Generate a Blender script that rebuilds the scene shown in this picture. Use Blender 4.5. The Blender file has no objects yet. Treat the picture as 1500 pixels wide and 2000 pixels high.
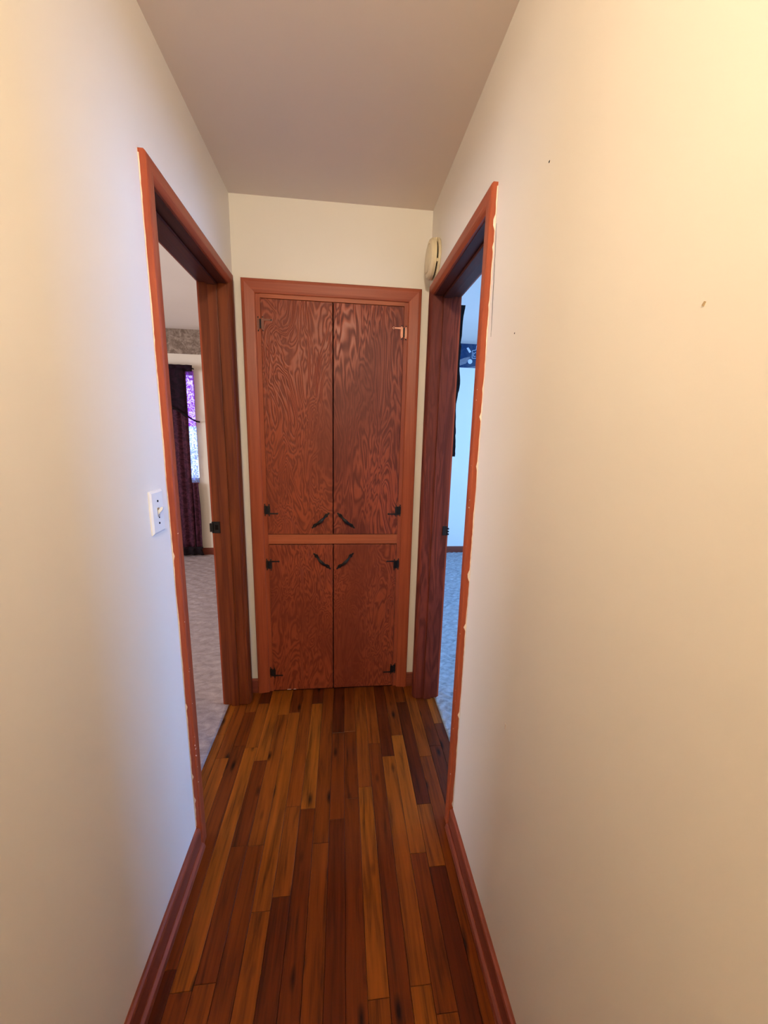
import bpy, bmesh, math, random
from mathutils import Vector, Matrix
C = bpy.context.scene.collection
S = bpy.context.scene
random.seed(7)
PI = math.pi

# ------------------------------------------------------------------ camera
cam_d = bpy.data.cameras.new('camera')
cam = bpy.data.objects.new('camera', cam_d); C.objects.link(cam)
FPX = 758.28
cam_d.sensor_fit = 'VERTICAL'; cam_d.sensor_height = 32.0
cam_d.lens = FPX / 2000.0 * 32.0
cam_d.clip_start = 0.02
r_ = Vector((0.99423, -0.10427, 0.02505)); u_ = Vector((-0.00369, 0.20021, 0.97975)); w_ = Vector((0.10717, 0.97419, -0.19867))
M = Matrix((r_, u_, -w_)).transposed().to_4x4()
M.translation = (0.4958, 0.0, 1.43)
cam.matrix_world = M
S.camera = cam
S.view_settings.view_transform = 'Standard'; S.view_settings.look = 'None'
S.view_settings.gamma = 1.0; S.view_settings.use_curve_mapping = False
S.view_settings.exposure = 0.0

# ------------------------------------------------------------------ world + lights
wd = bpy.data.worlds.new('sky'); S.world = wd; wd.use_nodes = True
bg = wd.node_tree.nodes['Background']
bg.inputs[0].default_value = (0.55, 0.68, 1.0, 1); bg.inputs[1].default_value = 3.0

def area(name, loc, direction, sx, sy, power, col, spread=PI):
    d = bpy.data.lights.new(name, 'AREA'); d.shape = 'RECTANGLE'; d.size = sx; d.size_y = sy
    d.energy = power; d.color = col; d.spread = spread
    o = bpy.data.objects.new(name, d); C.objects.link(o); o.location = loc
    o.rotation_euler = Vector(direction).to_track_quat('-Z', 'Z').to_euler()
    return o
# daylight coming in through the side windows of the two bedrooms
area('daylight_left_room', (-3.45, 2.15, 1.5), (1, 0, -0.05), 1.2, 1.2, 66, (0.82, 0.86, 1.0))
area('daylight_right_room', (4.35, 2.3, 1.55), (-1, 0, -0.05), 1.5, 1.2, 150, (0.19, 0.43, 1.0))
LAMP_POWER = 76.0
LAMP_COL = (1.0, 0.88, 0.67)

# ------------------------------------------------------------------ helpers
def tag(o, label=None, cat=None, group=None, kind=None):
    if label: o['label'] = label
    if cat: o['category'] = cat
    if group: o['group'] = group
    if kind: o['kind'] = kind
    return o

def empty(name, loc=(0, 0, 0)):
    o = bpy.data.objects.new(name, None); C.objects.link(o); o.location = loc; o.empty_display_size = 0.05
    return o

def obj(name, bm, mat, parent=None, smooth=False, kind=None):
    me = bpy.data.meshes.new(name); bmesh.ops.recalc_face_normals(bm, faces=bm.faces); bm.to_mesh(me); bm.free()
    if smooth:
        for p in me.polygons: p.use_smooth = True
    if mat: me.materials.append(mat)
    o = bpy.data.objects.new(name, me); C.objects.link(o)
    if parent:
        o.parent = parent
        o.matrix_parent_inverse = Matrix.Translation(-world_loc(parent))
    if kind: o['kind'] = kind
    return o

def world_loc(o):
    v = Vector(o.location)
    return v if o.type == 'EMPTY' else Vector((0, 0, 0))

def box(bm, x0, x1, y0, y1, z0, z1, bev=0.0):
    vs = [bm.verts.new((x, y, z)) for x in (x0, x1) for y in (y0, y1) for z in (z0, z1)]
    fs = []
    for q in ((0, 1, 3, 2), (4, 6, 7, 5), (0, 4, 5, 1), (2, 3, 7, 6), (0, 2, 6, 4), (1, 5, 7, 3)):
        fs.append(bm.faces.new([vs[i] for i in q]))
    if bev > 0:
        es = set(e for f in fs for e in f.edges)
        bmesh.ops.bevel(bm, geom=list(es), offset=bev, segments=2, affect='EDGES', profile=0.6)
    return vs

def bx(*a, bev=0.0):
    bm = bmesh.new(); box(bm, *a, bev=bev); return bm

def boxes(*lst):
    bm = bmesh.new()
    for l in lst: box(bm, *l)
    return bm

def sweep(origin, d, o, n, L, prof, m0=0, m1=0, bm=None, segs=1, wob=None):
    """moulding: closed profile (u,v) swept along d, mitred at either end"""
    bm = bm or bmesh.new(); origin, d, o, n = map(Vector, (origin, d, o, n))
    rings = []
    for k in range(segs + 1):
        t = k / segs; ring = []
        for u, v in prof:
            a0 = -m0 * u; a1 = L + m1 * u
            ring.append(bm.verts.new(origin + d * (a0 + (a1 - a0) * t) + o * u + n * v))
        rings.append(ring)
    N = len(prof)
    for k in range(segs):
        for i in range(N):
            bm.faces.new((rings[k][i], rings[k][(i + 1) % N], rings[k + 1][(i + 1) % N], rings[k + 1][i]))
    bm.faces.new(rings[0]); bm.faces.new(rings[-1][::-1])
    return bm

def lathe(bm, prof, center, axis, seg=48, squash=(1, 1)):
    """prof: (r, h) list; h along axis"""
    axis = Vector(axis).normalized()
    a = axis.orthogonal().normalized(); b = axis.cross(a)
    rings = []
    for r, h in prof:
        rings.append([bm.verts.new(Vector(center) + axis * h + (a * math.cos(2 * PI * i / seg) + b * math.sin(2 * PI * i / seg)) * max(r, 1e-5)) for i in range(seg)])
    for k in range(len(rings) - 1):
        for i in range(seg):
            bm.faces.new((rings[k][i], rings[k][(i + 1) % seg], rings[k + 1][(i + 1) % seg], rings[k + 1][i]))
    bm.faces.new(rings[0]); bm.faces.new(rings[-1][::-1])
    return bm

def prism(bm, pts, n, t, flip=False):
    """extrude a closed 3-D outline by n*t"""
    n = Vector(n)
    a = [bm.verts.new(Vector(p)) for p in pts]; b = [bm.verts.new(Vector(p) + n * t) for p in pts]
    bm.faces.new(a); bm.faces.new(b[::-1])
    for i in range(len(a)):
        j = (i + 1) % len(a); bm.faces.new((a[i], b[i], b[j], a[j]))
    return bm

# ------------------------------------------------------------------ materials
class NT:
    def __init__(s, name):
        s.m = bpy.data.materials.new(name); s.m.use_nodes = True
        s.t = s.m.node_tree; s.p = s.t.nodes['Principled BSDF']; s.out = s.t.nodes['Material Output']
    def n(s, typ, ins=None, **props):
        nd = s.t.nodes.new(typ)
        for k, v in props.items(): setattr(nd, k, v)
        for k, v in (ins or {}).items():
            if isinstance(v, bpy.types.NodeSocket): s.t.links.new(v, nd.inputs[k])
            else: nd.inputs[k].default_value = v
        return nd
    def link(s, a, b): s.t.links.new(a, b)
    def pos(s): return s.n('ShaderNodeNewGeometry').outputs['Position']
    def mapping(s, v, scale=(1, 1, 1), loc=(0, 0, 0)):
        return s.n('ShaderNodeMapping', {'Vector': v, 'Scale': scale, 'Location': loc}).outputs[0]
    def noise(s, v, scale=5, detail=4, rough=0.5, dist=0.0):
        return s.n('ShaderNodeTexNoise', {'Vector': v, 'Scale': scale, 'Detail': detail, 'Roughness': rough, 'Distortion': dist}).outputs[0]
    def ramp(s, fac, stops, interp='LINEAR'):
        r = s.n('ShaderNodeValToRGB', {'Fac': fac}); cr = r.color_ramp; cr.interpolation = interp
        while len(cr.elements) < len(stops): cr.elements.new(0.5)
        for e, (p, c) in zip(cr.elements, stops):
            e.position = p; e.color = (c[0], c[1], c[2], 1) if not isinstance(c, (int, float)) else (c, c, c, 1)
        return r.outputs[0]
    def math(s, op, a, b=0.0, c=0.0):
        return s.n('ShaderNodeMath', {0: a, 1: b, 2: c}, operation=op).outputs[0]
    def mix(s, f, a, b, blend='MIX'):
        nd = s.n('ShaderNodeMix', data_type='RGBA', blend_type=blend)
        for i, v in ((0, f), (6, a), (7, b)):
            if isinstance(v, bpy.types.NodeSocket): s.link(v, nd.inputs[i])
            else: nd.inputs[i].default_value = v if i == 0 else (v[0], v[1], v[2], 1)
        return nd.outputs[2]
    def bump(s, h, strength=0.3, dist=0.002):
        b = s.n('ShaderNodeBump', {'Height': h, 'Strength': strength, 'Distance': dist})
        s.link(b.outputs[0], s.p.inputs['Normal']); return b
    def set(s, color=None, rough=None, spec=None, metal=None):
        for k, v in (('Base Color', color), ('Roughness', rough), ('Specular IOR Level', spec), ('Metallic', metal)):
            if v is None: continue
            if isinstance(v, bpy.types.NodeSocket): s.link(v, s.p.inputs[k])
            elif k == 'Base Color': s.p.inputs[k].default_value = (v[0], v[1], v[2], 1)
            else: s.p.inputs[k].default_value = v
        return s.m

def paint(name, col, rough=0.45, spec=0.35, var=0.03):
    m = NT(name); p = m.pos()
    a = m.noise(p, 1.3, 3); b = m.noise(p, 320, 2)
    c = m.ramp(a, [(0.3, [x * (1 - var) for x in col]), (0.7, [min(1, x * (1 + var)) for x in col])])
    m.bump(m.math('ADD', m.math('MULTIPLY', b, 0.25), m.noise(p, 9, 3)), 0.18, 0.0012)
    return m.set(c, rough, spec)

def plain(name, col, rough=0.5, spec=0.5, metal=0.0, var=0.12, sc=60):
    m = NT(name); p = m.pos(); a = m.noise(p, sc, 3)
    c = m.ramp(a, [(0.3, [x * (1 - var) for x in col]), (0.7, [min(1, x * (1 + var)) for x in col])])
    m.bump(a, 0.12, 0.001)
    return m.set(c, rough, spec, metal)

def trim_wood(name, col, dark, axis='z', rough=0.42, sc=1.0, strength=1.0):
    m = NT(name); p = m.pos()
    s = {'x': (2.5, 60, 60), 'y': (60, 2.5, 60), 'z': (60, 60, 2.5)}[axis]
    info = m.n('ShaderNodeObjectInfo').outputs['Random']
    off = m.n('ShaderNodeCombineXYZ', {'X': m.math('MULTIPLY', info, 13.0), 'Y': m.math('MULTIPLY', info, 7.0)}).outputs[0]
    v = m.n('ShaderNodeVectorMath', {0: m.mapping(p, [k * sc for k in s]), 1: off}, operation='ADD').outputs[0]
    a = m.noise(v, 1.0, 4, 0.6, 0.6)
    c = m.ramp(a, [(0.32, dark), (0.62, col), (0.8, [x * 1.12 for x in col])])
    m.bump(a, 0.15 * strength, 0.0008)
    return m.set(c, rough, 0.28)

def ply_wood(name, light, dark, fx=5.0, fz=1.3, freq=26.0, rough=0.4, offs=(0, 0, 0), swap=False, bumps=0.5, lo=0.35, hi=0.62):
    """rotary cut fir plywood: contour lines of a stretched noise field"""
    m = NT(name); p = m.pos()
    info = m.n('ShaderNodeObjectInfo').outputs['Random']
    off = m.n('ShaderNodeCombineXYZ', {'X': m.math('MULTIPLY', info, 31.0), 'Z': m.math('MULTIPLY', info, 17.0)}).outputs[0]
    sc = (fx, fx, fz)
    v = m.n('ShaderNodeVectorMath', {0: m.mapping(p, sc, offs), 1: off}, operation='ADD').outputs[0]
    field = m.noise(v, 1.0, 3.0, 0.5, 0.7)
    bands = m.math('SINE', m.math('MULTIPLY', field, freq * 2 * PI / 3))
    bands = m.math('MULTIPLY_ADD', bands, 0.5, 0.5)
    fine = m.noise(m.mapping(p, (260, 260, 9)), 1.0, 3)
    big = m.noise(m.mapping(p, (3, 3, 1.5)), 1.0, 2)
    h = m.math('ADD', m.math('MULTIPLY', bands, m.ramp(big, [(0.35, 0.15), (0.7, 1.0)])), m.math('MULTIPLY', fine, 0.35))
    c = m.ramp(h, [(lo * 0.5, dark), (hi, light), (1.0, [x * 1.18 for x in light])])
    m.bump(h, bumps, 0.0012)
    return m.set(c, m.ramp(h, [(0.2, rough + 0.12), (0.9, rough - 0.05)]), 0.30)

M_wall = paint('cream_wall_paint', (0.825, 0.755, 0.66), 0.42, 0.35)
M_ceil = paint('ceiling_paint', (0.88, 0.76, 0.65), 0.85, 0.15)
M_wall_lr = paint('bedroom_cream_paint', (0.86, 0.74, 0.58), 0.6, 0.2)
M_wall_rr = paint('pale_blue_wall_paint', (0.88, 0.84, 0.74), 0.6, 0.2)
M_trim = trim_wood('stained_trim_wood', (0.35, 0.073, 0.027), (0.27, 0.050, 0.018), 'z')
M_trim_h = trim_wood('stained_trim_wood_cross', (0.35, 0.073, 0.027), (0.27, 0.050, 0.018), 'y')
M_trim_x = trim_wood('stained_trim_wood_wide', (0.34, 0.071, 0.027), (0.26, 0.048, 0.018), 'x')
M_base = trim_wood('stained_baseboard_wood', (0.24, 0.060, 0.034), (0.16, 0.036, 0.020), 'y', 0.3)
M_base_x = trim_wood('stained_baseboard_wood_cross', (0.24, 0.060, 0.034), (0.16, 0.036, 0.020), 'x', 0.35)
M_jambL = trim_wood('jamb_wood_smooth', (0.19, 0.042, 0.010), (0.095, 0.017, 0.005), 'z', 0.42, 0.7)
M_headj = trim_wood('shaded_head_jamb_wood', (0.10, 0.022, 0.010), (0.06, 0.012, 0.006), 'y', 0.5)  # darker copy of the jamb wood, shade under the head put into the colour
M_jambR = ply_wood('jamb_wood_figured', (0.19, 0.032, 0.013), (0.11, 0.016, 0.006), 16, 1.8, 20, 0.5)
M_door = ply_wood('closet_plywood', (0.255, 0.048, 0.015), (0.155, 0.024, 0.007), 10.0, 3.0, 58, bumps=1.0)
M_door2 = ply_wood('closet_plywood_bold', (0.265, 0.051, 0.020), (0.120, 0.017, 0.007), 11.0, 2.3, 46, bumps=1.0)
M_frame = trim_wood('face_frame_wood', (0.34, 0.074, 0.029), (0.28, 0.054, 0.020), 'z')
M_frame_x = trim_wood('face_frame_wood_cross', (0.40, 0.100, 0.038), (0.33, 0.078, 0.028), 'x')
M_black = plain('black_iron', (0.012, 0.009, 0.008), 0.45, 0.5, 0.4)
M_copper = plain('copper_iron', (0.62, 0.26, 0.15), 0.45, 0.5, 0.3)
M_bronze = plain('worn_bronze_iron', (0.16, 0.05, 0.028), 0.45, 0.5, 0.3)
M_steel = plain('worn_steel', (0.5, 0.48, 0.45), 0.3, 0.5, 0.9)
M_dark = plain('dark_gap', (0.008, 0.004, 0.003), 0.9, 0.1)
M_plate = plain('ivory_switch_plastic', (0.80, 0.78, 0.74), 0.35, 0.5, 0, 0.02)
M_det = plain('yellowed_plastic', (0.72, 0.60, 0.38), 0.4, 0.5, 0, 0.04, 20)
M_chip = plain('cream_paint_smear', (0.80, 0.66, 0.54), 0.5, 0.3, 0, 0.08, 90)

def plank_mat():
    m = NT('oak_strip_finish'); p = m.pos()
    info = m.n('ShaderNodeObjectInfo').outputs['Random']
    off = m.n('ShaderNodeCombineXYZ', {'X': m.math('MULTIPLY', info, 91.0), 'Y': m.math('MULTIPLY', info, 37.0)}).outputs[0]
    v = m.n('ShaderNodeVectorMath', {0: m.mapping(p, (42, 2.6, 1)), 1: off}, operation='ADD').outputs[0]
    g = m.noise(v, 1.0, 4, 0.6, 0.8)
    v2 = m.n('ShaderNodeVectorMath', {0: m.mapping(p, (150, 7, 1)), 1: off}, operation='ADD').outputs[0]
    g2 = m.noise(v2, 1.0, 3, 0.6, 0.3)
    base = m.ramp(info, [(0.0, (0.064, 0.0105, 0.0012)), (0.35, (0.115, 0.022, 0.0020)), (0.7, (0.165, 0.036, 0.0032)), (1.0, (0.235, 0.063, 0.005))])
    dk = m.ramp(m.math('ADD', m.math('MULTIPLY', g, 0.7), m.math('MULTIPLY', g2, 0.3)), [(0.34, 0.34), (0.5, 0.92), (0.68, 1.3)])
    c = m.mix(1.0, base, dk, 'MULTIPLY')
    vo = m.n('ShaderNodeTexVoronoi', {'Vector': m.n('ShaderNodeVectorMath', {0: m.mapping(p, (17, 5.5, 1)), 1: off}, operation='ADD').outputs[0], 'Scale': 1.0})
    k = m.ramp(vo.outputs['Distance'], [(0.06, 0.10), (0.2, 1.0)])
    c = m.mix(1.0, c, k, 'MULTIPLY')
    # the worn, matt lane down the middle of the hall
    wear = m.noise(p, 7, 3)
    m.bump(m.math('ADD', g2, m.math('MULTIPLY', m.noise(p, 30, 2), 0.6)), 0.16, 0.001)
    return m.set(c, m.ramp(wear, [(0.3, 0.34), (0.7, 0.5)]), 0.25)
M_plank = plank_mat(); M_plank.node_tree.nodes['Principled BSDF'].inputs['Specular IOR Level'].default_value = 0.18

def carpet_mat(name, a, b, dots=False):
    m = NT(name); p = m.pos()
    n1 = m.noise(m.mapping(p, (16, 34, 1)), 1.0, 3, 0.6, 0.8); n2 = m.noise(p, 420, 2, 0.8)
    h = m.math('ADD', m.math('MULTIPLY', n1, 0.6), m.math('MULTIPLY', n2, 0.5))
    c = m.ramp(h, [(0.35, b), (0.7, a)])
    m.bump(m.math('ADD', n1, n2), 0.7, 0.004)
    return m.set(c, 0.95, 0.1)
M_carpL = carpet_mat('mauve_beige_carpet', (0.52, 0.42, 0.41), (0.25, 0.19, 0.185))
M_carpR = carpet_mat('blue_grey_carpet', (0.50, 0.52, 0.54), (0.19, 0.20, 0.21))

# ------------------------------------------------------------------ dimensions (metres)
W, D, H = 0.9056, 1.9856, 2.434
TW = 0.116                                   # wall thickness
CW, CT = 0.0495, 0.018                       # casing width, thickness
OPN = {'L': (1.2045, 1.8837, 2.041), 'R': (1.2003, 1.8646, 2.041)}   # clear opening: near y, far y, head z
YN = -2.2                                    # hall continues behind the camera
FARL, FARR = 4.505, 4.51

# ------------------------------------------------------------------ structure
def side_wall(name, x0, x1, op):
    y0, y1, h = op; j = 0.019
    bm = boxes((x0, x1, YN, y0 - j, 0, H), (x0, x1, y0 - j, y1 + j, h + j, H), (x0, x1, y1 + j, FARL, 0, H))
    bmesh.ops.remove_doubles(bm, verts=bm.verts, dist=1e-5)
    o = obj(name, bm, M_wall); tag(o, kind='structure'); return o
wall_left = side_wall('wall_left', -TW, 0, OPN['L'])
wall_right = side_wall('wall_right', W, W + TW, OPN['R'])
CX0, CX1, CZ = 0.092, 0.812, 2.045            # rough opening of the linen closet
o = obj('wall_end', boxes((0, CX0, D, D + 0.1, 0, H), (CX1, W, D, D + 0.1, 0, H), (CX0, CX1, D, D + 0.1, CZ, H)), M_wall); tag(o, kind='structure')
o = obj('wall_near', bx(-TW, W + TW, YN - 0.1, YN, 0, H), M_wall); tag(o, kind='structure')
o = obj('ceiling', bx(-4.2, 4.9, YN - 0.1, 4.8, H, H + 0.1), M_ceil); tag(o, kind='structure')
o = obj('wall_closet_back', bx(0, W, D + 0.55, D + 0.6, 0, H), M_wall); tag(o, kind='structure')
# bedroom on the left
LX, RX, NY = -3.55, 4.45, 0.55
def wall_with_window(name, axis, pos, th, a0, a1, w0, w1, z0, z1, mat):
    lst = [(a0, w0, 0, H), (w1, a1, 0, H), (w0, w1, 0, z0), (w0, w1, z1, H)]
    bm = bmesh.new()
    for p, q, r, s in lst:
        if axis == 'y': box(bm, p, q, pos, pos + th, r, s)
        else: box(bm, pos, pos + th, p, q, r, s)
    o = obj(name, bm, mat); tag(o, kind='structure'); return o
WLX0, WLX1, WZ0, WZ1 = -2.15, -1.085, 0.84, 2.03
wall_with_window('wall_left_bedroom_far', 'y', FARL, 0.12, LX, -TW, WLX0, WLX1, WZ0, WZ1, M_wall_lr)
wall_with_window('wall_left_bedroom_side', 'x', LX - 0.12, 0.12, NY, FARL, 1.5, 2.8, 0.9, 2.1, M_wall_lr)
o = obj('wall_left_bedroom_near', bx(LX, -TW, NY - 0.1, NY, 0, H), M_wall_lr); tag(o, kind='structure')
o = obj('wall_left_bedroom_inner', boxes((-TW - 0.002, -TW, OPN['L'][1] + 0.02, FARL, 0, H)), M_wall_lr); tag(o, kind='structure')
# bedroom on the right
o = obj('wall_right_bedroom_far', bx(W + TW, RX, FARR, FARR + 0.12, 0, H), M_wall_rr); tag(o, kind='structure')
wall_with_window('wall_right_bedroom_side', 'x', RX, 0.12, NY, FARR, 1.5, 3.1, 0.9, 2.15, M_wall_rr)
o = obj('wall_right_bedroom_near', bx(W + TW, RX, NY - 0.1, NY, 0, H), M_wall_rr); tag(o, kind='structure')
o = obj('wall_right_bedroom_inner', boxes((W + TW, W + TW + 0.002, OPN['R'][1] + 0.02, FARR, 0, H)), M_wall_rr); tag(o, kind='structure')

# windows
def window(name, axis, pos, a0, a1, z0, z1, mat, depth=0.05):
    e = empty(name, ((a0 + a1) / 2, pos, z0) if axis == 'y' else (pos, (a0 + a1) / 2, z0)); tag(e, kind='structure')
    def b(n, p0, p1, q0, q1, d0, d1, m):
        bm = bx(p0, p1, pos + d0, pos + d1, q0, q1, bev=0.003) if axis == 'y' else bx(pos + d0, pos + d1, p0, p1, q0, q1, bev=0.003)
        obj(n, bm, m, e)
    f = 0.045
    b('window_frame', a0, a0 + f, z0, z1, 0, depth, mat); b('window_frame', a1 - f * 0.3, a1, z0, z1, 0, depth, mat)
    b('window_frame', a0 + f, a1 - f * 0.3, z1 - f, z1, 0, depth, mat); b('window_frame', a0 + f, a1 - f * 0.3, z0, z0 + f, 0, depth, mat)
    b('window_sash', (a0 + a1) / 2 - 0.02, (a0 + a1) / 2 + 0.02, z0 + f, z1 - f, 0.005, depth - 0.01, mat)
    b('window_pane', a0 + f, a1 - f * 0.3, z0 + f, z1 - f, depth * 0.45, depth * 0.45 + 0.004, M_glass)
    return e
g = NT('window_glass'); g.p.inputs['Transmission Weight'].default_value = 1.0; g.p.inputs['Roughness'].default_value = 0.0; g.p.inputs['IOR'].default_value = 1.02
M_glass = g.set((0.95, 0.97, 1.0))
M_wframe = plain('white_window_frame', (0.75, 0.74, 0.72), 0.4)
window('window_1', 'y', FARL + 0.05, WLX0, WLX1, WZ0, WZ1, M_wframe)
window('window_2', 'x', LX - 0.09, 1.5, 2.8, 0.9, 2.1, M_wframe)
window('window_3', 'x', RX + 0.04, 1.5, 3.1, 0.9, 2.15, M_wframe)

# ------------------------------------------------------------------ wooden floor: every strip a piece
fl = obj('floor', bx(-0.105, W + 0.105, YN, D, -0.06, -0.0135), M_dark); tag(fl, kind='structure')
fl.data.materials[0] = M_dark
def plank(x0, x1, y0, y1):
    g = 0.0004; c = 0.0009
    a, b, p, q = x0 + g, x1 - g, y0 + g, y1 - g
    z = random.uniform(-0.0004, 0.0002)
    bm = bmesh.new()
    lo = [bm.verts.new(v) for v in ((a, p, -0.013), (b, p, -0.013), (b, q, -0.013), (a, q, -0.013))]
    mi = [bm.verts.new((v.co.x, v.co.y, z - c)) for v in lo]
    hi = [bm.verts.new(v) for v in ((a + c, p + c, z), (b - c, p + c, z), (b - c, q - c, z), (a + c, q - c, z))]
    for A, B in ((lo, mi), (mi, hi)):
        for i in range(4):
            j = (i + 1) % 4; bm.faces.new((A[i], A[j], B[j], B[i]))
    bm.faces.new(hi)
    obj('floor_plank', bm, M_plank, fl)
PWD = 0.0566
n = 16
rnd = random.Random(21)
for i in range(n):
    x0 = i * PWD; x1 = W if i == n - 1 else x0 + PWD
    y = YN + rnd.uniform(-0.4, 0)
    while y < D:
        L = rnd.choice((0.28, 0.4, 0.52, 0.65, 0.8, 0.95)) + rnd.uniform(-0.06, 0.06)
        ya, yb = max(y, YN), min(y + L, D)
        if D - yb < 0.1: yb = D
        if yb - ya > 0.03: plank(x0, x1, ya, yb)
        y = yb if yb == D else y + L
for side in 'LR':
    y0, y1, _ = OPN[side]
    for k in range(2):
        if side == 'L': xa, xb = (-PWD, 0) if k == 0 else (-0.097, -PWD)
        else: xa, xb = (W, W + PWD) if k == 0 else (W + PWD, W + 0.103)
        ys = y0 + (0.33 if k == 0 else 0.47)
        plank(xa, xb, y0, ys); plank(xa, xb, ys, y1)

# ------------------------------------------------------------------ bedroom carpets (pile: stuff)
def carpet(name, x0, x1, y0, y1, mat, nx, ny, hfun, zt=0.004, edge=None):
    bm = bmesh.new(); g = []
    for i in range(nx + 1):
        row = []
        for j in range(ny + 1):
            x = x0 + (x1 - x0) * i / nx; y = y0 + (y1 - y0) * j / ny
            row.append(bm.verts.new((x, y, zt + hfun(x, y))))
        g.append(row)
    for i in range(nx):
        for j in range(ny):
            bm.faces.new((g[i][j], g[i + 1][j], g[i + 1][j + 1], g[i][j + 1]))
    # skirt down to the slab
    per = [g[i][0] for i in range(nx + 1)] + [g[nx][j] for j in range(1, ny + 1)] + [g[i][ny] for i in range(nx - 1, -1, -1)] + [g[0][j] for j in range(ny - 1, 0, -1)]
    low = [bm.verts.new((v.co.x, v.co.y, -0.02)) for v in per]
    for i in range(len(per)):
        j = (i + 1) % len(per); bm.faces.new((per[i], per[j], low[j], low[i]))
    bm.faces.new(low[::-1])
    return obj(name, bm, mat, None, smooth=True)
def hL(x, y):
    a = math.sin((x * 0.55 + y) * 62 + 2.2 * math.sin(x * 7) + 1.3 * math.sin(y * 9 + x * 4))
    b = math.sin((x * -0.3 + y) * 103 + 2 * math.sin(x * 13 + 1))
    return 0.0028 * a + 0.0016 * b + random.uniform(-0.0008, 0.0008)
def hR(x, y):
    u, v = (x + y) / 0.12, (x - y) / 0.12
    cell = (math.floor(u) + math.floor(v)) % 2
    t = (u if cell else v) * 2.0
    return 0.0040 * math.sin(t * 2 * PI) + 0.002 * math.sin(y * 40 + 2 * math.sin(x * 9)) + random.uniform(-0.0006, 0.0006)
c1 = carpet('carpet', LX, -0.097, NY, FARL, M_carpL, 240, 330, hL)
tag(c1, 'crumpled mauve beige carpet in the bedroom through the left doorway', 'carpet', kind='stuff')
c2 = carpet('carpet', W + 0.103, RX, NY, FARR, M_carpR, 300, 360, hR)
tag(c2, 'patterned loop pile carpet lit blue in the bedroom through the right doorway', 'carpet', kind='stuff')

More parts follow.
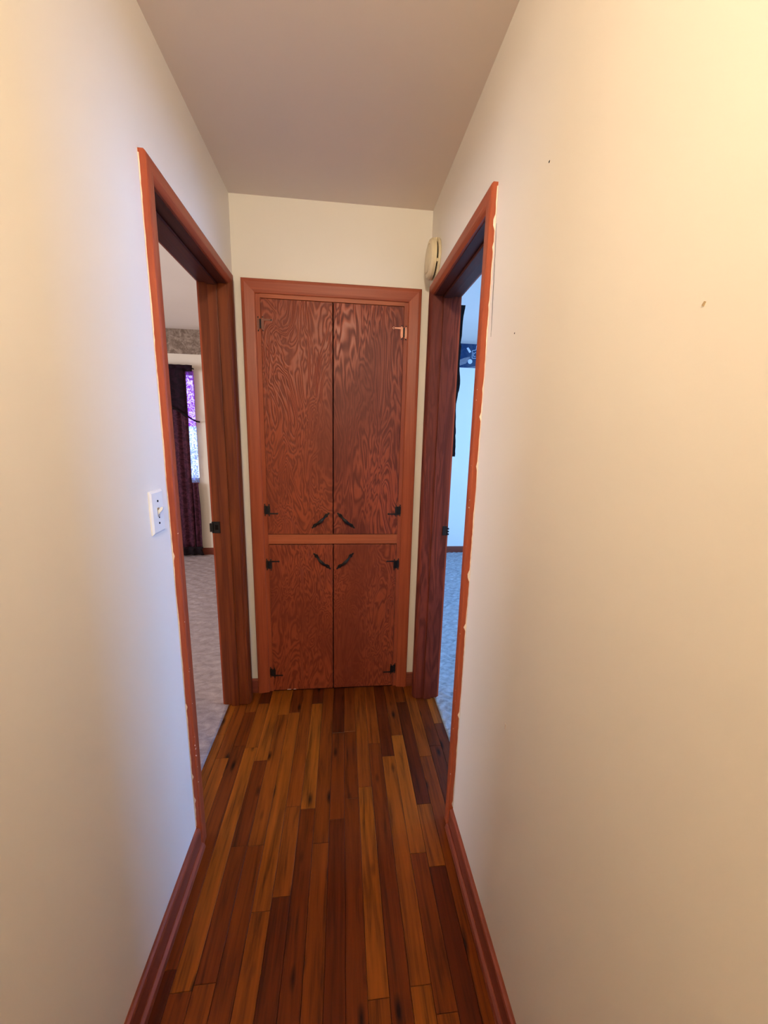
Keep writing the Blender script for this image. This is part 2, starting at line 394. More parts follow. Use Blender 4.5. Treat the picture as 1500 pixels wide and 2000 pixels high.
# ------------------------------------------------------------------ mouldings
CAS = [(0, 0), (CW, 0), (CW, 0.013), (CW - 0.003, 0.0165), (CW - 0.010, CT), (0.020, CT), (0.014, 0.0170), (0.008, 0.0140), (0.003, 0.0105), (0.0, 0.0080)]
def door_frame(name, side):
    y0, y1, h = OPN[side]
    sx = 0 if side == 'L' else W
    n = (1, 0, 0) if side == 'L' else (-1, 0, 0)
    e = empty(name, (sx, (y0 + y1) / 2, 0)); tag(e, kind='structure')
    rv = 0.004                                               # reveal
    M_j = M_jambL if side == 'L' else M_jambR
    a, b, t = y0 - rv + 0.002, y1 + rv - 0.002, h + rv - 0.002
    obj('casing', sweep((sx, a, 0), (0, 0, 1), (0, -1, 0), n, t, CAS, 0, 1), M_trim, e)
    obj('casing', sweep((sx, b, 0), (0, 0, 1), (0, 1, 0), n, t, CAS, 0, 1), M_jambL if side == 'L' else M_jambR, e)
    obj('casing', sweep((sx, a, t), (0, 1, 0), (0, 0, 1), n, b - a, CAS, 1, 1), M_trim_h, e)
    # bedroom-side casing
    bx_ = -TW if side == 'L' else W + TW
    n2 = (-1, 0, 0) if side == 'L' else (1, 0, 0)
    THIN = [(0, 0), (CW, 0), (CW, 0.010), (0.0, 0.008)]
    obj('casing', sweep((bx_, a, 0), (0, 0, 1), (0, -1, 0), n2, t, THIN, 0, 1), M_trim, e)
    obj('casing', sweep((bx_, b, 0), (0, 0, 1), (0, 1, 0), n2, t, THIN, 0, 1), M_trim, e)
    obj('casing', sweep((bx_, a, t), (0, 1, 0), (0, 0, 1), n2, b - a, THIN, 1, 1), M_trim_h, e)
    # jamb boards
    x0, x1 = (-TW, 0) if side == 'L' else (W, W + TW)
    j = 0.019
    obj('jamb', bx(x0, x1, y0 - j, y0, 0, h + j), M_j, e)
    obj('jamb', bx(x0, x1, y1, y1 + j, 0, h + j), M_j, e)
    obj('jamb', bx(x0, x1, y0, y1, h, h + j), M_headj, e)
    # stops, on the hall side of the door's place
    s0, s1 = (-0.078, -0.040) if side == 'L' else (W + 0.040, W + 0.078)
    obj('door_stop', bx(s0, s1, y1 - 0.010, y1, 0, h - 0.010, bev=0.0015), M_j, e)
    obj('door_stop', bx(s0, s1, y0, y0 + 0.010, 0, h - 0.010, bev=0.0015), M_j, e)
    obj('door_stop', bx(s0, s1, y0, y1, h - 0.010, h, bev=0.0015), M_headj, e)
    # strike plate wrapping the bedroom edge of the far jamb
    bm = bmesh.new(); zc = 0.968 if side == 'L' else 0.955
    if side == 'L':
        box(bm, -0.124, -0.086, y1 - 0.0045, y1, zc - 0.028, zc + 0.028, 0.0015)
        box(bm, -0.132, -0.1165, y1 - 0.010, y1 + 0.001, zc - 0.021, zc + 0.021, 0.002)
        sp = obj('strike_plate', bm, M_black, e)
        b2 = bmesh.new(); box(b2, -0.108, -0.094, y1 - 0.0055, y1 - 0.0044, zc - 0.012, zc + 0.012)
        obj('strike_hole', b2, M_dark, sp)
    else:
        box(bm, W + 0.094, W + 0.118, y1 - 0.0045, y1, zc - 0.024, zc + 0.024, 0.0015)
        for k in (-0.018, -0.004, 0.010):
            box(bm, W + 0.1165, W + 0.127, y1 - 0.009, y1 + 0.0005, zc + k - 0.0035, zc + k + 0.0045, 0.001)
        sp = obj('strike_plate', bm, M_black, e)
    tag(sp, 'black latch strike plate')
    # ragged cream paint along the outer edge of the near stile and of the head
    rr = random.Random(5 if side == 'L' else 9)
    bm = bmesh.new(); N = 150; prev = None
    ye = a - CW
    sgn = 1 if side == 'L' else -1
    for k in range(N + 1):
        z = 0.09 + (t + CW - 0.10) * k / N
        wd_ = 0.0010 + 0.0008 * math.sin(k * 0.37) * math.sin(k * 0.11 + 1) + rr.uniform(0, 0.0010) + (0.006 * rr.random() if rr.random() < 0.05 else 0)
        xs = [sx + sgn * 0.0003, sx + sgn * 0.0135, sx + sgn * 0.0165, sx + sgn * 0.0188]
        ring = [bm.verts.new((sx + sgn * 0.0002, ye - 0.0022 - rr.uniform(0, 0.0008), z)),
                bm.verts.new((sx + sgn * (0.0008 + wd_), ye - 0.0006, z)),
                bm.verts.new((sx + sgn * 0.0002, ye + 0.002, z))]
        if prev:
            for i in range(3): bm.faces.new((prev[i], prev[(i + 1) % 3], ring[(i + 1) % 3], ring[i]))
        prev = ring
    pb = obj('paint_bead', bm, M_chip, e); tag(pb, 'ragged cream paint along the casing edge')
    # small paint chips on the stile
    bm = bmesh.new()
    for k in range(9):
        z = rr.uniform(0.15, 1.6); y = ye + rr.uniform(0.001, 0.010); r = rr.uniform(0.0006, 0.0014)
        xx = sx + sgn * (0.0165 + 0.0006)
        lathe(bm, [(r, 0), (r * 0.7, 0.0012)], (xx, y, z), (sgn, 0, 0), 6)
    for k in range(5):
        z = 0.36 + 0.05 * rr.random() if side == 'L' else rr.choice((1.21, 0.55, 0.6, 0.23))
        y = ye + rr.uniform(0.002, 0.01)
        lathe(bm, [(0.0022, 0), (0.0016, 0.001)], (sx + sgn * 0.0168, y, z), (sgn, 0, 0), 7)
    pc = obj('paint_chips', bm, M_chip, e, kind='stuff'); tag(pc, 'cream paint flecks')
    return e
door_frame('door_1', 'L'); door_frame('door_2', 'R')

# baseboards
BP = [(0, 0), (0.082, 0), (0.082, 0.006), (0.078, 0.011), (0.070, 0.013), (0, 0.013)]
SH = [(0, 0), (0.019, 0), (0.019, 0.003), (0.014, 0.010), (0.004, 0.013), (0, 0.013)]
def baseboard(name, p, d, n, L, mat, shoe=True):
    e = obj(name, sweep(p, d, (0, 0, 1), n, L, BP), mat); tag(e, kind='structure')
    if shoe:
        q = Vector(p) + Vector(n) * 0.0135
        s = obj('shoe_moulding', sweep(q, d, (0, 0, 1), n, L, SH), mat, e)
    return e
baseboard('baseboard_left', (0, YN, 0), (0, 1, 0), (1, 0, 0), OPN['L'][0] - 0.004 - CW - YN + 0.001, M_base)
baseboard('baseboard_right', (W, YN, 0), (0, 1, 0), (-1, 0, 0), OPN['R'][0] - 0.004 - CW - YN + 0.001, M_base)
baseboard('baseboard_end', (0.0, D, 0), (1, 0, 0), (0, -1, 0), 0.0385, M_base_x, False)
baseboard('baseboard_end', (0.866, D, 0), (1, 0, 0), (0, -1, 0), W - 0.866, M_base_x, False)
baseboard('baseboard_left_bedroom', (LX, FARL, 0), (1, 0, 0), (0, -1, 0), -TW - LX, M_base_x, False)
baseboard('baseboard_right_bedroom', (W + TW, FARR, 0), (1, 0, 0), (0, -1, 0), RX - W - TW, M_base_x, False)

# ------------------------------------------------------------------ linen closet
clo = empty('linen_closet', (0.45, D, 0))
tag(clo, 'built-in reddish plywood linen closet with four doors at the hall end', 'closet')
CC = [(0, 0), (0.060, 0), (0.060, 0.014), (0.056, 0.0175), (0.046, 0.018), (0.012, 0.013), (0.003, 0.011), (0, 0.008)]
cx0, cx1, ct = 0.0984, 0.806, 2.039
nrm = (0, -1, 0)
obj('casing', sweep((cx0, D, 0), (0, 0, 1), (-1, 0, 0), nrm, ct, CC, 0, 1), M_trim, clo)
obj('casing', sweep((cx1, D, 0), (0, 0, 1), (1, 0, 0), nrm, ct, CC, 0, 1), M_trim, clo)
obj('casing', sweep((cx0, D, ct), (1, 0, 0), (0, 0, 1), nrm, cx1 - cx0, CC, 1, 1), M_trim_x, clo)
fy0, fy1 = D - 0.004, D + 0.016
dx0, dx1, dm = 0.1185, 0.7865, 0.4500
obj('face_stile', bx(cx0 - 0.004, dx0, fy0, fy1, 0, ct + 0.004, bev=0.001), M_frame, clo)
obj('face_stile', bx(dx1, cx1 + 0.004, fy0, fy1, 0, ct + 0.004, bev=0.001), M_frame, clo)
obj('top_rail', bx(dx0, dx1, fy0 - 0.003, fy1, 2.022, ct + 0.004, bev=0.001), M_frame_x, clo)
obj('middle_rail', bx(dx0, dx1, fy0 - 0.001, fy1, 0.8545, 0.9055, bev=0.0015), M_frame_x, clo)
obj('back_panel', bx(CX0 - 0.02, CX1 + 0.02, D + 0.5, D + 0.52, -0.06, CZ + 0.02), M_dark, clo)
obj('side_panel', bx(CX0 - 0.015, CX0 + 0.01, D + 0.02, D + 0.5, -0.06, CZ), M_dark, clo)
obj('side_panel', bx(CX1 - 0.01, CX1 + 0.015, D + 0.02, D + 0.5, -0.06, CZ), M_dark, clo)
obj('bottom_panel', bx(CX0, CX1, D + 0.0001, D + 0.5, -0.06, 0.004), M_dark, clo)
obj('top_panel', bx(CX0, CX1, D + 0.02, D + 0.5, CZ - 0.002, CZ + 0.02), M_dark, clo)
obj('shelf', bx(CX0 + 0.01, CX1 - 0.01, D + 0.03, D + 0.5, 0.87, 0.888), M_dark, clo)

def leaf_shape(x, z, s, up):
    """hinge leaf outline on the wall plane; s=+1 leaf to +x; pointed finials top and bottom"""
    h = 0.022
    return [(x, -h), (x + s * 0.006, -h), (x + s * 0.0055, -h - 0.005), (x + s * 0.008, -h - 0.011), (x + s * 0.011, -h - 0.005), (x + s * 0.010, -h), (x + s * 0.0125, -h + 0.004),
            (x + s * 0.0125, h - 0.004), (x + s * 0.010, h), (x + s * 0.011, h + 0.005), (x + s * 0.008, h + 0.011), (x + s * 0.0055, h + 0.005), (x + s * 0.006, h), (x, h)]
def hinge(door, xe, z, s, arm, mat_door, mat_frame, label):
    """HL hinge at x=xe; s=+1 the door lies to +x; arm=+1 arm at top, -1 at bottom"""
    yd = D - 0.0115                                     # door face
    bm = bmesh.new()
    pts = [(px, yd, z + pz) for px, pz in leaf_shape(xe + s * 0.003, z, s, 1)]
    prism(bm, pts, (0, -1, 0), 0.0022)
    za = z + arm * 0.018
    ap = [(xe + s * 0.006, za - 0.0045), (xe + s * 0.030, za - 0.0035), (xe + s * 0.046, za - 0.0028), (xe + s * 0.049, za - 0.006), (xe + s * 0.056, za),
          (xe + s * 0.049, za + 0.006), (xe + s * 0.046, za + 0.0028), (xe + s * 0.030, za + 0.0035), (xe + s * 0.006, za + 0.0045)]
    prism(bm, [(px, yd - 0.0003, pz) for px, pz in ap], (0, -1, 0), 0.0022)
    h = obj('hinge', bm, mat_door, door); tag(h, label)
    bm = bmesh.new()
    yf = D - 0.0050
    prism(bm, [(px, yf, z + pz) for px, pz in leaf_shape(xe - s * 0.003, z, -s, 1)], (0, -1, 0), 0.0022)
    h2 = obj('hinge', bm, mat_frame, door); tag(h2, label.replace('hinge', 'hinge frame leaf'))
    h3 = obj('hinge_pin', lathe(bmesh.new(), [(0.0006, -0.021), (0.0040, -0.019), (0.0042, 0.019), (0.0006, 0.021)], (xe, D - 0.0145, z), (0, 0, 1), 12), M_black, door)
    if mat_door is not M_black: tag(h3, 'black hinge pin')
    sc = [(xe + dx, (yd if dx * s > 0 else yf) - 0.0022, z + dz) for dx in (s * 0.011, -s * 0.011) for dz in (0.029, -0.029)] + [(xe + s * 0.049, yd - 0.0025, za)]
    for p in sc: obj('hinge_screw', lathe(bmesh.new(), [(0.0030, 0), (0.0028, 0.0012), (0.0012, 0.002)], p, (0, -1, 0), 10), M_black, door)

def pull(door, xa, za, xb, zb, label):
    """bowed pull between two pointed back plates, set on the diagonal"""
    yd = D - 0.0115
    A = Vector((xa, yd, za)); B = Vector((xb, yd, zb)); d = (B - A).normalized(); nn = Vector((0, -1, 0)); sd = d.cross(nn)
    L = (B - A).length
    for P, q in ((A, d), (B, -d)):
        pts = [P - q * 0.008, P - q * 0.002 + sd * 0.005, P + q * 0.004 + sd * 0.004, P + q * 0.012 + sd * 0.0095, P + q * 0.020 + sd * 0.0085, P + q * 0.030 + sd * 0.004,
               P + q * 0.034, P + q * 0.030 - sd * 0.004, P + q * 0.020 - sd * 0.0085, P + q * 0.012 - sd * 0.0095, P + q * 0.004 - sd * 0.004, P - q * 0.002 - sd * 0.005]
        obj('back_plate', prism(bmesh.new(), pts, nn, 0.002), M_black, door)
    bm = bmesh.new(); N = 14; prev = None
    for k in range(N + 1):
        t = k / N; c = A + d * (0.018 + (L - 0.036) * t) + nn * (0.002 + 0.024 * math.sin(PI * t) ** 0.7)
        t2 = min(1, t + 0.02); t1 = max(0, t - 0.02)
        tg = (d * (L - 0.036) * (t2 - t1) + nn * 0.024 * (math.sin(PI * t2) ** 0.7 - math.sin(PI * t1) ** 0.7)).normalized()
        up = sd.cross(tg).normalized()
        r1 = 0.0042 + 0.0042 * math.sin(PI * t) ** 2; r2 = 0.0028
        ring = [bm.verts.new(c + sd * r1 * math.cos(a * PI / 4) + up * r2 * math.sin(a * PI / 4)) for a in range(8)]
        if prev:
            for i in range(8): bm.faces.new((prev[i], prev[(i + 1) % 8], ring[(i + 1) % 8], ring[i]))
        else: bm.faces.new(ring)
        prev = ring
    bm.faces.new(prev[::-1])
    o = obj('pull_handle', bm, M_black, door); tag(o, label)

def cdoor(x0, x1, z0, z1, mat, label):
    d = obj('closet_door', bx(x0 + 0.0015, x1 - 0.0015, D - 0.0115, D + 0.0075, z0 + 0.002, z1 - 0.002, bev=0.0025), mat, clo)
    tag(d, label); return d
ul = cdoor(dx0, dm - 0.0008, 0.9065, 2.021, M_door, 'upper left closet door with swirling grain')
ur = cdoor(dm + 0.0008, dx1, 0.9065, 2.021, M_door2, 'upper right closet door with bold dark grain')
ll = cdoor(dx0, dm - 0.0008, 0.008, 0.8535, M_door, 'lower left closet door')
lr = cdoor(dm + 0.0008, dx1, 0.008, 0.8535, M_door, 'lower right closet door')
hinge(ul, dx0, 1.910, 1, 1, M_bronze, M_bronze, 'half bare bronze hinge')
hinge(ul, dx0, 1.035, 1, -1, M_black, M_black, 'black hinge')
hinge(ur, dx1, 1.905, -1, 1, M_copper, M_copper, 'bare copper coloured hinge')
hinge(ur, dx1, 1.035, -1, -1, M_black, M_black, 'black hinge')
hinge(ll, dx0, 0.745, 1, 1, M_black, M_black, 'black hinge')
hinge(ll, dx0, 0.120, 1, -1, M_black, M_black, 'black hinge')
hinge(lr, dx1, 0.740, -1, 1, M_black, M_black, 'black hinge')
hinge(lr, dx1, 0.115, -1, -1, M_black, M_black, 'black hinge')
pull(ul, 0.345, 0.945, 0.426, 1.018, 'black bowed pull handle')
pull(ur, 0.556, 0.945, 0.475, 1.018, 'black bowed pull handle')
pull(ll, 0.352, 0.801, 0.432, 0.722, 'black bowed pull handle')
pull(lr, 0.552, 0.801, 0.472, 0.722, 'black bowed pull handle')
# two chips of bare wood on the lower edge of the lower left door
for x, w2 in ((0.205, 0.012), (0.236, 0.008)):
    bm = bmesh.new(); prism(bm, [(x - w2, D - 0.0116, 0.011), (x + w2, D - 0.0116, 0.0115), (x + w2 * 0.6, D - 0.0116, 0.0145), (x - w2 * 0.7, D - 0.0116, 0.014)], (0, -1, 0), 0.0006)
    tag(obj('wood_chip', bm, M_chip, ll), 'pale chipped lower edge')

# ------------------------------------------------------------------ smoke detector on the right wall
det = empty('smoke_detector', (W, 1.86, 2.185))
tag(det, 'round yellowed smoke detector on the wall above the right doorway', 'smoke detector')
ce = (W, 1.858, 2.182)
obj('mounting_base', lathe(bmesh.new(), [(0.078, 0), (0.080, 0.002), (0.080, 0.009), (0.076, 0.011)], ce, (-1, 0, 0), 64), M_det, det, True)
bm = lathe(bmesh.new(), [(0.068, 0.0105), (0.068, 0.0172)], ce, (-1, 0, 0), 64); obj('vent_gap', bm, M_dark, det)
for k in range(4):                                        # bridges across the vent gap
    a = k * PI / 2 + 0.4
    c = Vector(ce) + Vector((-0.0140, math.cos(a) * 0.0725, math.sin(a) * 0.0725))
    bm = bmesh.new(); box(bm, c.x - 0.003, c.x + 0.003, c.y - 0.006, c.y + 0.006, c.z - 0.006, c.z + 0.006)
    obj('vent_bridge', bm, M_det, det)
obj('cover', lathe(bmesh.new(), [(0.076, 0.0170), (0.0785, 0.0185), (0.0785, 0.030), (0.072, 0.039), (0.058, 0.0425), (0.0565, 0.0400), (0.054, 0.0400), (0.0525, 0.0440), (0.030, 0.0475), (0.001, 0.0480)], ce, (-1, 0, 0), 64), M_det, det)
for a0, a1 in ((-2.6, -1.5), (2.0, 3.0), (0.3, 1.2)):
    bm = bmesh.new(); N = 16; pr = None
    for k in range(N + 1):
        a = a0 + (a1 - a0) * k / N; dy, dz = math.cos(a), math.sin(a)
        ring = [bm.verts.new((ce[0] - h_, ce[1] + dy * r, ce[2] + dz * r)) for r, h_ in ((0.0545, 0.0398), (0.0565, 0.0398), (0.0565, 0.0406), (0.0545, 0.0406))]
        if pr:
            for i in range(4): bm.faces.new((pr[i], pr[(i + 1) % 4], ring[(i + 1) % 4], ring[i]))
        pr = ring
    obj('sounder_slot', bm, M_dark, det)

# ------------------------------------------------------------------ light switch
sw = empty('light_switch', (0, 1.077, 1.208))
tag(sw, 'white toggle light switch on the left wall beside the door casing', 'light switch')
bm = bmesh.new()
y0, y1, z0, z1 = 1.042, 1.112, 1.151, 1.266
b0 = [(0, y0, z0), (0, y1, z0), (0, y1, z1), (0, y0, z1)]
b1 = [(0.003, y0, z0), (0.003, y1, z0), (0.003, y1, z1), (0.003, y0, z1)]
b2 = [(0.0065, y0 + 0.005, z0 + 0.005), (0.0065, y1 - 0.005, z0 + 0.005), (0.0065, y1 - 0.005, z1 - 0.005), (0.0065, y0 + 0.005, z1 - 0.005)]
R3 = [[bm.verts.new(v) for v in b] for b in (b0, b1, b2)]
for A, B in ((R3[0], R3[1]), (R3[1], R3[2])):
    for i in range(4): bm.faces.new((A[i], A[(i + 1) % 4], B[(i + 1) % 4], B[i]))
bm.faces.new(R3[2]); bm.faces.new(R3[0][::-1])
obj('wall_plate', bm, M_plate, sw)
bm = bmesh.new(); box(bm, 0.006, 0.0072, 1.0715, 1.0825, 1.196, 1.220)
sl = obj('toggle_slot', bm, plain('slot_grey', (0.35, 0.30, 0.26), 0.6), sw)
bm = bmesh.new(); prism(bm, [(0.006, 1.073, 1.200), (0.019, 1.074, 1.216), (0.020, 1.074, 1.222), (0.015, 1.074, 1.222), (0.006, 1.073, 1.212)], (0, 1, 0), 0.008)
obj('toggle', bm, M_plate, sw)
for zz in (1.238, 1.178): obj('screw', lathe(bmesh.new(), [(0.0030, 0), (0.0030, 0.0012), (0.0015, 0.002)], (0.0063, 1.077, zz), (1, 0, 0), 12), M_dark, sw)
obj('screw', lathe(bmesh.new(), [(0.0022, 0), (0.0018, 0.0012)], (0.0068, 1.078, 1.1935), (1, 0, 0), 10), M_dark, sw)

# ------------------------------------------------------------------ small marks in the walls
for i, (y, z, r) in enumerate(((0.863, 1.971, 0.0026), (0.961, 1.673, 0.0022))):
    bm = bmesh.new(); lathe(bm, [(r, 0), (r * 0.6, 0.0006)], (W - 0.0001, y, z), (-1, 0, 0), 9)
    tag(obj('nail_hole', bm, M_dark, wall_right), 'small dark nail hole')
bm = bmesh.new(); prism(bm, [(W - 0.0001, 0.4405, 1.581), (W - 0.0001, 0.4430, 1.5825), (W - 0.0001, 0.4405, 1.5865), (W - 0.0001, 0.4385, 1.5855)], (-1, 0, 0), 0.0012)
tag(obj('plaster_nick', bm, plain('nick_tan', (0.42, 0.30, 0.17), 0.8), wall_right), 'small tan nick with raised rim')
bm = bmesh.new(); prism(bm, [(W - 0.0001, 0.809, 0.708), (W - 0.0001, 0.813, 0.712), (W - 0.0001, 0.812, 0.724), (W - 0.0001, 0.809, 0.722)], (-1, 0, 0), 0.001)
tag(obj('paint_drip', bm, M_chip, wall_right), 'small pale paint drip')
bm = bmesh.new()                                           # drywall joint: a very low taped ridge
prof = [(0.0, 1.10), (0.00042, 1.150), (0.00048, 1.185), (0.00021, 1.203)]
ra = [bm.verts.new((W + 0.0002 - a, YN, z)) for a, z in prof]; rb = [bm.verts.new((W + 0.0002 - a, 1.1455, z)) for a, z in prof]
for i in range(3): bm.faces.new((ra[i], ra[i + 1], rb[i + 1], rb[i]))
tag(obj('drywall_joint', bm, M_wall, wall_right), 'faint horizontal drywall joint')
bm = bmesh.new()                                           # crack beside the right casing
pr = None
for k in range(30):
    z = 1.70 + 0.29 * k / 29; y = 1.118 + 0.022 * k / 29 + 0.0008 * math.sin(k * 1.7); w2 = 0.0008 + 0.0007 * math.sin(k / 29 * PI)
    ring = [bm.verts.new((W - 0.0004, y - w2, z)), bm.verts.new((W - 0.0004, y + w2, z))]
    if pr: bm.faces.new((pr[0], pr[1], ring[1], ring[0]))
    pr = ring
tag(obj('wall_crack', bm, M_dark, wall_right), 'thin dark crack beside the casing')

# ------------------------------------------------------------------ left bedroom: border, curtain
def border_mat(name, base, figs, sc, dist=2.0):
    m = NT(name); p = m.pos(); v = m.mapping(p, (1, 1, 1))
    a = m.noise(v, sc, 4, 0.6, dist); b = m.noise(v, sc * 2.7, 3, 0.6, dist)
    c = m.ramp(m.math('ADD', m.math('MULTIPLY', a, 0.6), m.math('MULTIPLY', b, 0.4)), [(0.40, base), (0.5, figs[0]), (0.6, figs[1])])
    return m.set(c, 0.8, 0.2)
bo = obj('wallpaper_border', bx(LX, -TW, FARL - 0.0015, FARL, 2.190, H), border_mat('floral_border_paper', (0.19, 0.13, 0.09), [(0.28, 0.20, 0.145), (0.40, 0.30, 0.22)], 9))
tag(bo, 'faded brown floral wallpaper border below the left bedroom ceiling', 'wallpaper border')

def fabric(name, a, b, sc=14, rough=0.75):
    m = NT(name); p = m.pos()
    n1 = m.noise(m.mapping(p, (1, 0.3, 1.2)), sc, 2, 0.5, 2.5)
    n2 = m.noise(p, 500, 2)
    c = m.ramp(n1, [(0.46, a), (0.56, b)])
    m.bump(n2, 0.4, 0.0015)
    return m.set(c, rough, 0.25)
M_bur = fabric('burgundy_damask', (0.040, 0.006, 0.016), (0.085, 0.018, 0.036))
M_burd = fabric('dark_burgundy_velvet', (0.010, 0.0015, 0.006), (0.018, 0.003, 0.010), 10, 0.9)
M_hem = fabric('black_fringe', (0.006, 0.002, 0.003), (0.012, 0.004, 0.006), 30, 0.9)

def sheer_mat():
    m = NT('purple_lace_sheer'); p = m.pos()
    n1 = m.noise(m.mapping(p, (1, 0.3, 1)), 34, 2, 0.5, 2.0)
    sepz = m.n('ShaderNodeSeparateXYZ', {'Vector': p}).outputs['Z']
    zz = m.math('GREATER_THAN', sepz, 1.45)                 # a second layer of lace hangs over the upper part
    c = m.mix(zz, (0.62, 0.68, 1.0), (0.66, 0.22, 0.80))
    tr = m.t.nodes.new('ShaderNodeBsdfTransparent'); tl = m.t.nodes.new('ShaderNodeBsdfTranslucent')
    m.link(m.mix(zz, (0.90, 0.94, 1.0), (0.80, 0.66, 1.0)), tr.inputs[0]); m.link(c, tl.inputs[0])
    f = m.ramp(n1, [(0.44, 0.05), (0.56, 0.85)])
    mx = m.n('ShaderNodeMixShader', {0: f}); m.link(tr.outputs[0], mx.inputs[1]); m.link(tl.outputs[0], mx.inputs[2])
    m.link(mx.outputs[0], m.out.inputs[0])
    return m.m
M_sheer = sheer_mat()

def cloth(xf, z0, z1, nx, nz, yf, th=0.003):
    """pleated sheet: xf(s,z)->x, yf(s,z)->y"""
    bm = bmesh.new(); F = []; B = []
    for i in range(nx + 1):
        s = i / nx; cf = []; cb = []
        for k in range(nz + 1):
            z = z0 + (z1 - z0) * k / nz
            cf.append(bm.verts.new((xf(s, z), yf(s, z), z))); cb.append(bm.verts.new((xf(s, z), yf(s, z) + th, z)))
        F.append(cf); B.append(cb)
    for i in range(nx):
        for k in range(nz):
            bm.faces.new((F[i][k], F[i + 1][k], F[i + 1][k + 1], F[i][k + 1]))
            bm.faces.new((B[i][k], B[i][k + 1], B[i + 1][k + 1], B[i + 1][k]))
    for k in range(nz):
        bm.faces.new((F[0][k], F[0][k + 1], B[0][k + 1], B[0][k])); bm.faces.new((F[nx][k], B[nx][k], B[nx][k + 1], F[nx][k + 1]))
    for i in range(nx):
        bm.faces.new((F[i][0], B[i][0], B[i + 1][0], F[i + 1][0])); bm.faces.new((F[i][nz], F[i + 1][nz], B[i + 1][nz], B[i][nz]))
    return bm
cu = empty('curtain', (-1.6, FARL, 0.02))
tag(cu, 'burgundy damask curtain to the floor over the left bedroom window', 'curtain')
yb = FARL - 0.075
def fold(s, z, n=13, amp=0.016, ph=0.0): return amp * math.sin(s * n * 2 * PI + ph + 0.4 * math.sin(z * 2.1 + s * 5))
XR = lambda z: -1.128 - 0.014 * (z < 2.0) * (2.0 - z)
obj('drape', cloth(lambda s, z: -2.25 + s * (XR(z) + 2.25), 0.10, 2.02, 120, 24, lambda s, z: yb + fold(s, z)), M_bur, cu, True)
obj('drape', cloth(lambda s, z: -1.16 + s * (0.085 - 0.004 * math.sin(z * 9)), 0.10, 0.845, 18, 14, lambda s, z: yb + 0.012 + fold(s, z, 1.6, 0.010, 1)), M_bur, cu, True)
obj('hem_fringe', cloth(lambda s, z: -2.25 + s * 1.180 + 0.01 * math.sin(z * 60), 0.022, 0.118, 130, 3, lambda s, z: yb - 0.010 + fold(s, z, 13, 0.012)), M_hem, cu, True)
obj('sheer_panel', cloth(lambda s, z: -1.165 + s * (0.104 - 0.012 * (2.0 - z) + 0.004 * math.sin(z * 11)), 0.84, 2.02, 16, 24, lambda s, z: yb + 0.03 + fold(s, z, 2.2, 0.005), 0.0012), M_sheer, cu, True)
obj('header_ruffle', cloth(lambda s, z: -2.27 + s * 1.215, 2.005, 2.07, 150, 4, lambda s, z: yb - 0.018 + 0.008 * math.sin(s * 95 + z * 40)), M_burd, cu, True)
# swag: hangs from the header, its lower edge sweeping down to the tie point on the right
def swag_bm():
    bm = bmesh.new(); nx, nz = 60, 16; F = []
    for i in range(nx + 1):
        s = i / nx; x = -2.25 + s * 1.118
        lowz = 1.70 - 0.155 * max(0, (x + 1.40) / 0.27) - 0.10 * math.exp(-((x + 1.75) / 0.25) ** 2) + 0.012 * math.sin(x * 40)
        col = []
        for k in range(nz + 1):
            t = k / nz; z = lowz + (2.03 - lowz) * t
            col.append(bm.verts.new((x, yb - 0.030 + 0.010 * math.sin((z + 0.5 * x) * 70) * (1 - t * 0.6) + 0.006 * math.sin(x * 60), z)))
        F.append(col)
    ex = []
    for i in range(nx):
        for k in range(nz): bm.faces.new((F[i][k], F[i + 1][k], F[i + 1][k + 1], F[i][k + 1]))
    g = bmesh.ops.extrude_face_region(bm, geom=list(bm.faces))
    for v in g['geom']:
        if isinstance(v, bmesh.types.BMVert): v.co.y += 0.006
    return bm
obj('swag', swag_bm(), M_burd, cu, True)
def tube(pts, r, seg=8, bm=None):
    bm = bm or bmesh.new(); prev = None; pts = [Vector(p) for p in pts]
    for i, p in enumerate(pts):
        t = (pts[min(i + 1, len(pts) - 1)] - pts[max(i - 1, 0)]).normalized(); a = t.orthogonal().normalized(); b = t.cross(a)
        ring = [bm.verts.new(p + (a * math.cos(2 * PI * k / seg) + b * math.sin(2 * PI * k / seg)) * r) for k in range(seg)]
        if prev:
            for k in range(seg): bm.faces.new((prev[k], prev[(k + 1) % seg], ring[(k + 1) % seg], ring[k]))
        else: bm.faces.new(ring)
        prev = ring
    bm.faces.new(prev[::-1]); return bm
obj('tieback', tube([(-1.34, yb - 0.045, 1.675), (-1.24, yb - 0.05, 1.625), (-1.15, yb - 0.045, 1.575), (-1.10, yb - 0.03, 1.535), (-1.055, yb - 0.0, 1.505), (-1.045, FARL - 0.004, 1.50)], 0.008), M_hem, cu, True)
obj('curtain_rod', tube([(-2.30, yb + 0.008, 2.052), (-1.08, yb + 0.008, 2.045), (-1.072, yb + 0.03, 2.045), (-1.072, FARL - 0.001, 2.045)], 0.007), M_black, cu, True)
obj('window_stool', bx(WLX0 - 0.04, -1.095, FARL - 0.035, FARL, 0.825, 0.842, bev=0.003), M_trim_x, None)
tag(bpy.data.objects['window_stool'], kind='structure'); bpy.data.objects['window_stool'].name = 'trim_1'

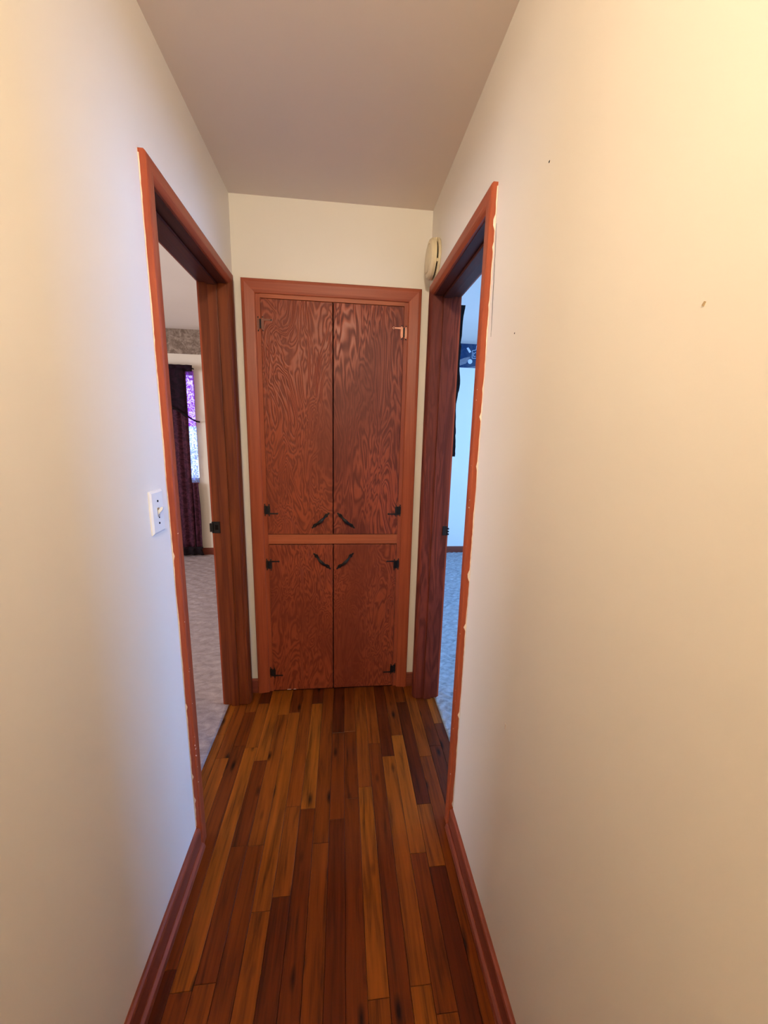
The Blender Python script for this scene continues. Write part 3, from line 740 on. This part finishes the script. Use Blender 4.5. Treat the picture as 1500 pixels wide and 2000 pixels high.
# ------------------------------------------------------------------ right bedroom: border and dark hanging
eb = empty('wallpaper_border', (2.0, FARR, 2.18))
tag(eb, 'navy blue wallpaper border with white figures in the right bedroom', 'wallpaper border')
obj('paper_band', bx(W + TW + 0.002, RX, FARR - 0.0015, FARR, 2.180, H), border_mat('navy_border_paper', (0.012, 0.030, 0.080), [(0.018, 0.045, 0.11), (0.05, 0.075, 0.12)], 3, 1.0), eb)
M_white = plain('white_print', (0.62, 0.68, 0.75), 0.7, 0.2)
M_grey = plain('grey_print', (0.20, 0.21, 0.24), 0.7, 0.2)
yy = FARR - 0.0016
def flat(pts, m, name, t=0.0006):
    bm = bmesh.new(); prism(bm, [(x, yy, z) for x, z in pts], (0, -1, 0), t); return obj(name, bm, m, eb)
for rep in range(-1, 6):
    ox = rep * 0.42
    if 1.80 + ox < W + TW + 0.02 or 2.1 + ox > RX: continue
    flat([(1.925 + ox + 0.026 * math.cos(a * PI / 12), 2.248 + 0.026 * math.sin(a * PI / 12)) for a in range(24)], M_white, 'printed_ball')
    cx_, cz_ = 1.902 + ox, 2.370
    d1 = Vector((0.62, -0.78)); d2 = Vector((0.78, 0.62))
    flat([tuple(Vector((cx_, cz_)) + d1 * a + d2 * b) for a, b in ((-0.03, -0.010), (0.03, -0.014), (0.034, 0.012), (-0.026, 0.012))], M_white, 'printed_figure')
    flat([(1.81 + ox, 2.20), (1.88 + ox, 2.225), (1.93 + ox, 2.30), (1.86 + ox, 2.285), (1.80 + ox, 2.26)], M_grey, 'printed_streak')
    flat([(1.90 + ox, 2.182), (2.05 + ox, 2.190), (2.06 + ox, 2.205), (1.97 + ox, 2.198)], M_grey, 'printed_streak')
    bm = bmesh.new()
    def ln(x0, z0, x1, z1, w=0.004):
        a = Vector((x0 + ox, z0)); b = Vector((x1 + ox, z1)); dd = (b - a).normalized(); pp = Vector((-dd.y, dd.x)) * w / 2
        prism(bm, [(v.x, yy - 0.0001, v.y) for v in (a + pp, b + pp, b - pp, a - pp)], (0, -1, 0), 0.0008)
    for sg in ((1.945, 2.365, 1.945, 2.285), (1.945, 2.285, 2.035, 2.285), (1.945, 2.365, 1.985, 2.372), (1.985, 2.372, 1.99, 2.422), (1.99, 2.422, 2.045, 2.422), (2.045, 2.422, 2.04, 2.285),
               (1.96, 2.345, 1.96, 2.305), (1.96, 2.305, 1.985, 2.305), (1.965, 2.332, 1.985, 2.350), (1.995, 2.30, 2.00, 2.385), (2.00, 2.385, 2.025, 2.385), (2.012, 2.36, 2.012, 2.30), (1.99, 2.34, 2.03, 2.345), (2.02, 2.40, 2.03, 2.33)):
        ln(*sg)
    obj('printed_outline', bm, M_white, eb, kind='stuff')

# black ragged cloth hung on the bedroom side of the closet wall, just past the right doorway
hp = [(2.047, 1.087), (2.02, 1.083), (1.997, 1.079), (1.94, 1.0785), (1.877, 1.074), (1.86, 1.077), (1.82, 1.075), (1.771, 1.074), (1.719, 1.080), (1.683, 1.083), (1.65, 1.079), (1.625, 1.074), (1.584, 1.069), (1.52, 1.071), (1.471, 1.073), (1.45, 1.0755), (1.428, 1.075), (1.38, 1.0785), (1.364, 1.078), (1.335, 1.081), (1.32, 1.079)]
bm = bmesh.new(); rr = random.Random(3); nY = 26; grid = []
hp2 = []
for a, b in zip(hp, hp[1:]):
    for t in (0, 0.5): hp2.append((a[0] + (b[0] - a[0]) * t, a[1] + (b[1] - a[1]) * t + (rr.uniform(-0.0012, 0.0012))))
hp2.append(hp[-1])
wx = W + TW + 0.004
for j in range(nY + 1):
    y = 1.990 + 0.42 * j / nY
    col = []
    for k, (z, x) in enumerate(hp2):
        dx = (x - wx) * (0.75 + 0.25 * math.cos(j / nY * 6 * PI)) if j else (x - wx)
        zz = z - (0.03 + 0.02 * math.sin(j * 1.3)) * (k == 0) * (j > 0) + (0.02 * math.sin(j * 0.9)) * (k == len(hp2) - 1)
        col.append(bm.verts.new((wx + dx, y + rr.uniform(-0.003, 0.003) * (j > 0), zz)))
    grid.append(col)
back = [[bm.verts.new((wx, v.co.y, v.co.z)) for v in c] for c in grid]
K = len(hp2)
for j in range(nY):
    for k in range(K - 1):
        bm.faces.new((grid[j][k], grid[j + 1][k], grid[j + 1][k + 1], grid[j][k + 1])); bm.faces.new((back[j][k], back[j][k + 1], back[j + 1][k + 1], back[j + 1][k]))
for k in range(K - 1):
    bm.faces.new((grid[0][k], grid[0][k + 1], back[0][k + 1], back[0][k])); bm.faces.new((grid[nY][k], back[nY][k], back[nY][k + 1], grid[nY][k + 1]))
for j in range(nY):
    bm.faces.new((grid[j][0], back[j][0], back[j + 1][0], grid[j + 1][0])); bm.faces.new((grid[j][K - 1], grid[j + 1][K - 1], back[j + 1][K - 1], back[j][K - 1]))
hg = obj('wall_hanging', bm, fabric('black_cloth', (0.004, 0.0035, 0.004), (0.007, 0.006, 0.007), 20, 0.95))
tag(hg, 'ragged edged black cloth hanging on the wall just inside the right doorway', 'hanging cloth')

# ------------------------------------------------------------------ hall ceiling lamp (behind the camera)
lx, ly = 0.46, -0.50
la = empty('ceiling_light', (lx, ly, H)); tag(la, 'brass ceiling light with an added disc cutting its downward light over the near part of the hall', 'ceiling light')
obj('lamp_base', lathe(bmesh.new(), [(0.060, -0.001), (0.062, 0.008), (0.050, 0.016), (0.018, 0.02)], (lx, ly, H), (0, 0, -1), 40), M_steel, la, True)
obj('light_cutoff_disc', lathe(bmesh.new(), [(0.001, 0.196), (0.091, 0.191), (0.098, 0.186), (0.098, 0.189), (0.091, 0.195), (0.001, 0.200)], (lx, ly, H), (0, 0, -1), 40), M_steel, la, True)  # unseen opaque disc added below the bulb to darken floor and lower walls
for k in range(3):
    a = k * 2 * PI / 3 + 0.5; c, q = math.cos(a), math.sin(a)
    obj('lamp_rod', tube([(lx + 0.05 * c, ly + 0.05 * q, H - 0.012), (lx + 0.10 * c, ly + 0.10 * q, H - 0.07), (lx + 0.095 * c, ly + 0.095 * q, H - 0.189)], 0.002, 6), M_steel, la)
BR = 0.045
g = NT('lamp_glass'); g.p.inputs['Emission Color'].default_value = (*LAMP_COL, 1); g.p.inputs['Emission Strength'].default_value = LAMP_POWER / (4 * PI * PI * BR * BR); g.set((0.8, 0.75, 0.65), 0.5)
bm = bmesh.new(); bmesh.ops.create_uvsphere(bm, u_segments=20, v_segments=12, radius=BR)
bmesh.ops.translate(bm, verts=bm.verts, vec=(lx, ly, H - 0.088))
obj('light_bulb', bm, g.m, la, True)
